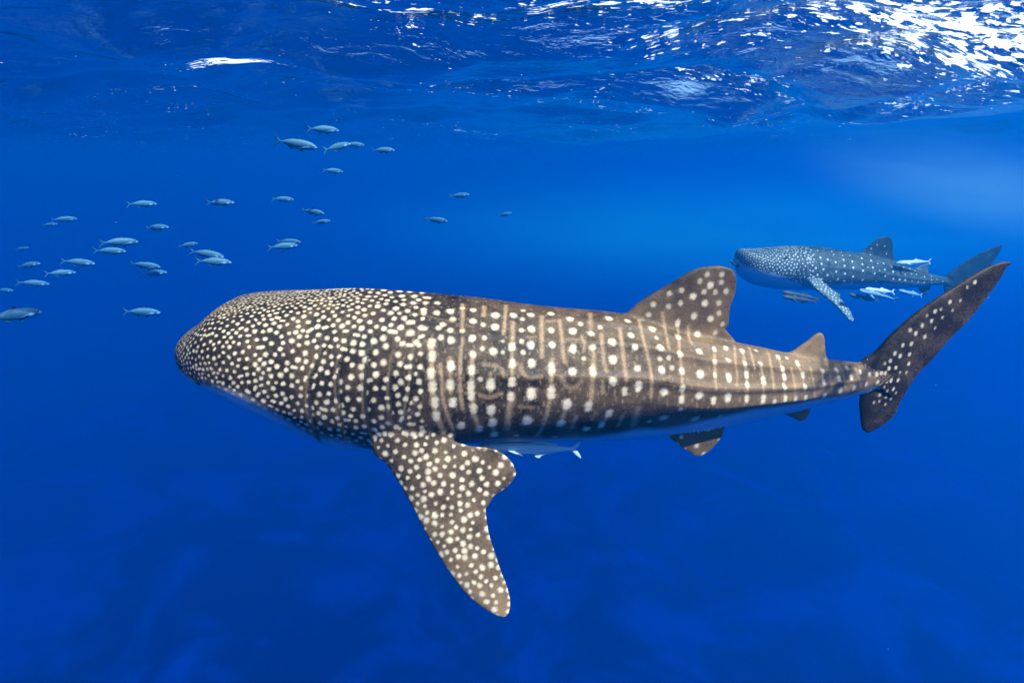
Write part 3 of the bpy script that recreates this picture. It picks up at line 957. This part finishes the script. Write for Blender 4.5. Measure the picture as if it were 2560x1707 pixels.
S2([(680, 160), (755, 175), (805, 170), (865, 182), (940, 187), (1005, 212), (880, 205), (948, 212), (1165, 207), (1097, 237), (1170, 255), (1265, 275), (1335, 300), (727, 203), (660, 195), (600, 178), (560, 150), (635, 150), (520, 177), (480, 155)], 5.5, 1, R6)
S2([(1170, 160), (1275, 140), (1288, 200), (1215, 130)], 7, .6, R6)
for L in ([(700, 30), (740, 110), (790, 230)], [(885, 130), (915, 220), (940, 280)], [(900, 40), (930, 110)], [(1193, 260), (1170, 345)], [(1840, 140), (1858, 250)], [(1990, 190), (2020, 330)], [(2195, 250), (2195, 360)], [(1770, 130), (1780, 240)], [(1920, 160), (1945, 320)], [(1015, 230), (1010, 290)], [(1000, 150), (1010, 60)], [(2263, 290), (2270, 350)], [(2105, 260), (2100, 345)]):
    B2(L)
for L in ([(700, 175), (900, 225), (1100, 270), (1300, 305), (1500, 350)], [(760, 240), (900, 255), (1100, 300)]):
    B2(L, 3, .35, R6)
f2 = [q_[:3] + (q_[3] * KF,) + q_[4:] for q_ in f2]
SKIN2 = shark_skin('far_whale_shark_skin', (.020, .036, .034, 1), (.16, .20, .18, 1), (.90, .88, .76, 1), (.40, .42, .34, 1))  # teal haze of the water tinted into the skin colours
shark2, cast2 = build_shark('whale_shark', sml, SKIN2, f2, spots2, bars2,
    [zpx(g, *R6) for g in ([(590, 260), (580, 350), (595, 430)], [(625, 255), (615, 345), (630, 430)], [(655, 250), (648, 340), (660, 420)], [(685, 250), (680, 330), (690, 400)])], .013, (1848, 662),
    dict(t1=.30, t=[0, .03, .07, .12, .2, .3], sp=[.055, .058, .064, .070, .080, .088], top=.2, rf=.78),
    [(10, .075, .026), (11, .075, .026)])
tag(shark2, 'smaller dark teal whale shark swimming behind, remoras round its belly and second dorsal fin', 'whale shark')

# ---------------------------------------------------------------- remoras
def simple_mat(name, dark, pale, rough=.45, metal=0.0):
    k = NT(name)
    b = k.n('ShaderNodeBsdfPrincipled')
    b.inputs['Roughness'].default_value = rough
    b.inputs['Metallic'].default_value = metal
    b.inputs['Specular IOR Level'].default_value = .3
    n = k.noise(k.obj(), 30, 3)
    f = k.math('ADD', k.attr('pale'), k.math('MULTIPLY', k.math('SUBTRACT', n, .5), .3), clamp=True)
    c = k.mix(f, dark, pale)
    c = k.mix(k.attr('mark'), c, (.001, .005, .02, 1))
    k.l(c, b.inputs['Base Color'])
    k.l(b.outputs[0], k.out.inputs[0])
    return k.m
def lathe_body(xs, hw, hu, hd, zc, bend=0.0, NT_=28, n=2.1):
    t = np.linspace(xs[0], xs[-1], 60)
    g = lambda a: pchip(xs, a, t)
    a, u, d, z = g(hw), g(hu), g(hd), g(zc)
    ph = np.linspace(0, 2 * math.pi, NT_, endpoint=False)
    cc, ss = np.cos(ph), np.sin(ph)
    lat = np.sign(cc)[None] * np.abs(cc)[None] ** (2 / n) * a[:, None]
    zz = np.where(ss >= 0, u[:, None] * np.abs(ss)[None] ** (2 / n), -d[:, None] * np.abs(ss)[None] ** (2 / n)) + z[:, None]
    X = np.repeat(t[:, None], NT_, 1)
    return np.stack([X, lat, zz], -1).reshape(-1, 3), tube_faces(60, NT_)
def bend_y(co, x0, x1, amt):
    """Sideways sweep of the tail, strongest at x1."""
    u = np.clip((x0 - co[:, 0]) / (x0 - x1), 0, None)
    co = co.copy()
    co[:, 1] += amt * u ** 2
    return co
def v3(L, y=0.0):
    return [np.array([a, y, b_]) for a, b_ in L]
def remora_mesh(name, amt, voxel=.006):
    """Slim sucker fish, 1 m long, head towards +x, tail at x = -0.5."""
    xs = [-.42, -.36, -.2, 0, .18, .32, .42, .48, .50]
    body = lathe_body(xs, [.012, .016, .032, .052, .066, .072, .066, .045, .02], [.014, .020, .038, .052, .058, .052, .040, .026, .014],
        [.014, .022, .045, .062, .066, .056, .040, .022, .010], [0] * 9)
    sol = [body,
        fin_solid(v3([(-.38, .0), (-.43, .05), (-.49, .095)]), v3([(-.40, -.004), (-.44, .005), (-.50, .08)]), .018, 20, 8, .6, .7),
        fin_solid(v3([(-.38, .0), (-.43, -.05), (-.49, -.095)]), v3([(-.40, .004), (-.44, -.005), (-.50, -.08)]), .018, 20, 8, .6, .7),
        fin_solid(v3([(.02, .03), (-.02, .085), (-.06, .10)]), v3([(-.30, .01), (-.26, .04), (-.12, .07), (-.07, .10)]), .018, 20, 10, .6, .7),
        fin_solid(v3([(-.02, -.03), (-.05, -.09), (-.08, -.10)]), v3([(-.30, -.01), (-.26, -.04), (-.12, -.07), (-.09, -.10)]), .018, 20, 10, .6, .7),
        fin_solid([np.array(q) for q in ((.26, .05, -.01), (.20, .10, -.03), (.12, .155, -.05))], [np.array(q) for q in ((.18, .05, -.02), (.13, .10, -.04), (.10, .15, -.05))], .018, 16, 8, .6, .7),
        fin_solid([np.array(q) for q in ((.26, -.05, -.01), (.20, -.10, -.03), (.12, -.155, -.05))], [np.array(q) for q in ((.18, -.05, -.02), (.13, -.10, -.04), (.10, -.15, -.05))], .018, 16, 8, .6, .7),
        fin_solid([np.array(q) for q in ((.20, .0, .045), (.34, .0, .062), (.46, .0, .044))], [np.array(q) for q in ((.20, .01, .045), (.34, .03, .058), (.46, .01, .042))], .02, 12, 6, 1, .8)]
    o, co = weld_solids(name, sol, voxel, 3)
    co = bend_y(co, .2, -.5, amt)
    set_co(o.data, co)
    m = o.data
    set_attr(m, 'pale', np.clip(.5 - co[:, 2] * 6, 0, 1) * .6 + .2)
    set_attr(m, 'mark', ((np.abs(co[:, 1]) > .135) | (co[:, 0] < -.485)) * .8)
    bpy.data.objects.remove(o)
    return m
rem_meshes = [remora_mesh('remora_skin', a) for a in (.05, -.06)]
REM_W = simple_mat('remora_white', (.72, .74, .74, 1), (.88, .89, .88, 1))
REM_D = simple_mat('remora_dark', (.03, .04, .05, 1), (.09, .11, .12, 1))
REM_B = simple_mat('remora_blue', (.16, .34, .40, 1), (.45, .62, .66, 1))
def remora(head, tail, mesh_i, mat, roll, label, group=None):
    """head and tail are world points."""
    h, t_ = Vector(head), Vector(tail)
    e = empty('remora', (h + t_) / 2)
    d = h - t_
    q = d.to_track_quat('X', 'Z')
    e.rotation_mode = 'QUATERNION'
    from mathutils import Quaternion
    e.rotation_quaternion = q @ Quaternion((1, 0, 0), roll)
    e.scale = (d.length,) * 3
    o = bpy.data.objects.new('body', rem_meshes[mesh_i])
    COL.objects.link(o)
    o.parent = e
    if not rem_meshes[mesh_i].materials:
        rem_meshes[mesh_i].materials.append(mat)
    o.material_slots[0].link = 'OBJECT'
    o.material_slots[0].material = mat
    for s in (-1, 1):
        ev, ef = sphere(.010, 8, 6)
        y = mesh_obj('eye', ev + np.array([.42, s * .064, .005]), ef, EYE, e)
    tag(e, label, 'remora', group)
    return e
def rem_px(hp, tp, Y0, Y1, *a):
    f_ = KF if Y0 > 8 else KM
    return remora(at_Y(*hp, Y0 * f_), at_Y(*tp, Y1 * f_), *a)
# one under the belly of the big shark
rem_px((1196, 1117), (1452, 1121), 4.42, 4.55, 0, REM_B, .3, 'pale blue remora under the belly of the large brown whale shark')
g2 = 'remoras escorting the smaller whale shark'
rem_px((2241, 658), (2325, 653), 11.75, 11.85, 0, REM_W, 0, 'white remora riding above the back, just ahead of the second dorsal fin', g2)
rem_px((2161, 724), (2241, 729), 11.0, 11.1, 1, REM_W, .4, 'bright white remora below the belly, the upper one of two', g2)
rem_px((2149, 725), (2240, 747), 10.85, 10.9, 0, REM_B, -.5, 'grey blue remora angled tail down under the white one', g2)
rem_px((2122, 736), (2202, 753), 10.9, 10.95, 1, REM_D, 0, 'dark remora under the belly, behind the pectoral fin tip', g2)
rem_px((1955, 730), (2049, 748), 10.95, 11.0, 0, REM_D, 0, 'upper dark remora of a pair below the throat, ahead of the pectoral fin', g2)
rem_px((1955, 741), (2047, 756), 10.8, 10.85, 1, REM_D, 0, 'lower dark remora of a pair below the throat, ahead of the pectoral fin', g2)
rem_px((2246, 727), (2310, 739), 11.6, 11.7, 1, REM_B, .2, 'faint bluish remora under the rear belly near the anal fin', g2)
rem_px((1824, 652), (1856, 674), 11.5, 11.6, 0, REM_D, 0, 'small dark remora hanging at the mouth of the smaller shark', g2)

# ---------------------------------------------------------------- the school of fish
def fish_mesh(name, amt):
    """1 m long, head towards +x."""
    xs = [-.36, -.30, -.18, -.02, .14, .28, .40, .47, .50]
    body = lathe_body(xs, [.010, .014, .034, .062, .074, .070, .052, .030, .010], [.012, .017, .050, .090, .102, .092, .065, .033, .012],
        [.012, .018, .052, .096, .112, .100, .070, .036, .014], [0, 0, 0, 0, 0, -.004, -.012, -.022, -.026])
    sol = [body,
        fin_solid(v3([(-.31, .0), (-.38, .06), (-.47, .155)]), v3([(-.345, -.006), (-.40, .03), (-.49, .15)]), .018, 20, 8, .6, .7),
        fin_solid(v3([(-.31, .0), (-.38, -.06), (-.47, -.155)]), v3([(-.345, .006), (-.40, -.03), (-.49, -.15)]), .018, 20, 8, .6, .7),
        fin_solid(v3([(.14, .09), (.08, .145), (.05, .155)]), v3([(-.24, .035), (-.16, .07), (0, .115), (.035, .15)]), .018, 20, 10, .6, .7),
        fin_solid(v3([(-.02, -.10), (-.06, -.145), (-.08, -.15)]), v3([(-.24, -.04), (-.18, -.07), (-.11, -.12), (-.09, -.15)]), .018, 20, 10, .6, .7),
        fin_solid(v3([(.20, -.11), (.17, -.15), (.14, -.165)]), v3([(.10, -.11), (.11, -.145), (.125, -.165)]), .018, 12, 8, .6, .7),
        fin_solid([np.array(q) for q in ((.27, .06, -.03), (.20, .095, -.05), (.10, .11, -.07))], [np.array(q) for q in ((.22, .06, -.05), (.16, .09, -.065), (.09, .105, -.075))], .018, 12, 8, .6, .7),
        fin_solid([np.array(q) for q in ((.27, -.06, -.03), (.20, -.095, -.05), (.10, -.11, -.07))], [np.array(q) for q in ((.22, -.06, -.05), (.16, -.09, -.065), (.09, -.105, -.075))], .018, 12, 8, .6, .7)]
    o, co = weld_solids(name, sol, .0065, 3)
    co = bend_y(co, .15, -.5, amt)
    set_co(o.data, co)
    m = o.data
    x, z = co[:, 0], co[:, 2]
    pale = np.clip(.12 + z * .9, 0, .25)  # lit upper half put into the colour: paler towards the back
    # silvery gill cover and snout, with a highlight painted on the gill
    pale = np.maximum(pale, np.exp(-((x - .30) / .05) ** 2 - ((z + .035) / .03) ** 2))
    pale = np.maximum(pale, .8 * np.exp(-((x - .45) / .04) ** 2 - ((z + .03) / .03) ** 2))
    mark = (sstep(.100, .118, z) * (x > -.05) * (x < .12)) + sstep(.05, .09, z) * (x < -.36) * .9
    set_attr(m, 'pale', np.clip(pale, 0, 1)); set_attr(m, 'mark', np.clip(mark, 0, 1))
    bpy.data.objects.remove(o)
    return m
FISH = simple_mat('fish_silver', (.002, .085, .15, 1), (.34, .62, .72, 1), .55, .0)
fmesh = [fish_mesh('fish_skin', a) for a in (0.02, .09, -.08)]
for m in fmesh:
    m.materials.append(FISH)
eye_v, eye_f = sphere(.016, 8, 6)
eye_m = bpy.data.meshes.new('eye')
eye_m.from_pydata(eye_v.tolist(), [], eye_f)
eye_m.materials.append(EYE)
# centre x, centre y, length (pixels of a crop of the photograph, 1.809 per photograph pixel), nose-down tilt, label or None
LS = 'small silver blue fish with a forked tail swimming in the loose school'
FL = [(1457, 78, 135, 0, 'silver fish swimming highest, above the tight cluster of five'), (1333, 143, 180, 9, 'largest fish of the cluster below the water surface, tail raised'),
    (1522, 158, 124, -16, 'nose-up fish overlapping the faint one ahead of it'), (1598, 147, 92, 0, 'faint fish half hidden by the nose-up one'),
    (1730, 172, 102, -3, 'short fish swimming ahead of the upper cluster'),
    (1502, 265, 92, 3, 'lone faint fish just beneath the upper cluster'), (638, 415, 107, 2), (992, 408, 113, -1), (1276, 393, 92, 2), (1411, 450, 112, 5, 'nose-down silver blue fish swimming above a smaller nose-up one'), (1450, 497, 82, -7, 'faint small nose-up fish under a larger nose-down one'), (2075, 377, 95, -6, 'faint fish swimming above the two foremost fish of the school'),
    (1969, 487, 112, 2, 'larger of the two level fish far ahead of the school'), (2279, 463, 72, -13, 'steeply nose-up small fish farthest ahead of the whole school'), (286, 484, 84, 1), (222, 509, 54, -5), (705, 521, 102, -2), (533, 587, 134, 2, 'pale bright fish swimming just above a darker tail-up fish'), (492, 627, 112, 5, 'tail-up fish tucked just below the pale bright one'), (93, 619, 52, -12),
    (847, 600, 76, -10), (931, 640, 140, 9, 'upper of two large tail-up fish swimming one close above the other'), (962, 675, 141, 5, 'lower of two large tail-up fish swimming one close above the other'), (1303, 585, 108, 1, 'fish partly hidden behind a nose-up fish that overlaps it'), (1275, 607, 127, -5, 'nose-up fish overlapping a fish behind it, away from the upper cluster'), (125, 692, 86, -9), (350, 678, 113, 8), (269, 727, 100, 2),
    (649, 692, 123, 5, 'tail-up fish swimming just above a smaller level fish'), (691, 728, 103, -3, 'smaller level fish close below a tail-up fish'), (145, 773, 101, 9), (15, 806, 62, 0),
    (52, 918, 182, 1, 'big blue fish low down, closest to the head of the large whale shark but one'), (636, 903, 142, 1, 'fish by itself just above the snout of the large whale shark')]
FL[32] = FL[32][:4] + ('biggest silver blue fish, swimming lowest of the school',)
for i, q in enumerate(FL):
    px, py = q[0] / 1.809, 280 + q[1] / 1.809
    L = .60 * random.uniform(.9, 1.1)
    d = F * L / (q[2] / 1.809) * 1.02
    pos = at_dist(px, py, d)
    e = empty('fish', pos)
    e.rotation_mode = 'XYZ'
    yaw = math.radians(random.uniform(-24, 24)) - math.atan2(pos[0], pos[1]) * .8
    e.rotation_euler = (math.radians(random.uniform(-12, 12)), math.radians(q[3] + random.uniform(-2, 2)), yaw)
    e.scale = (L / .99,) * 3
    o = bpy.data.objects.new('body', fmesh[i % 3])
    COL.objects.link(o)
    o.parent = e
    for s in (-1, 1):
        y = bpy.data.objects.new('eye', eye_m)
        COL.objects.link(y)
        y.parent = e
        y.location = (.425, s * .042, .004)
    tag(e, q[4] if len(q) > 4 else LS, 'fish', 'silver fish of the loose school')

# ---------------------------------------------------------------- drifting specks
k = NT('drifting_specks')
b = k.n('ShaderNodeBsdfPrincipled')
b.inputs['Roughness'].default_value = .8
k.l(k.mix(k.noise(k.obj(), 3, 2), (.5, .55, .55, 1), (.85, .85, .82, 1)), b.inputs['Base Color'])
k.l(b.outputs[0], k.out.inputs[0])
PV, PF = [], []
for i in range(40):
    P = at_dist(random.uniform(-100, 2660), random.uniform(250, 1750), random.uniform(1.6, 9))
    if P[2] > -.6:
        continue
    r = random.uniform(.0008, .0022)
    b0 = len(PV)
    for dx in ((1, 0, 0), (-1, 0, 0), (0, 1, 0), (0, -1, 0), (0, 0, 1), (0, 0, -1)):
        PV.append(P + np.array(dx) * r * random.uniform(.5, 1.5))
    for a in (0, 1):
        for c_ in (2, 3):
            for d_ in (4, 5):
                PF.append((b0 + a, b0 + c_, b0 + d_))
sp = mesh_obj('plankton', PV, PF, k.m, smooth=False)
sp['kind'] = 'stuff'
sp['label'] = 'tiny pale specks drifting in the water'
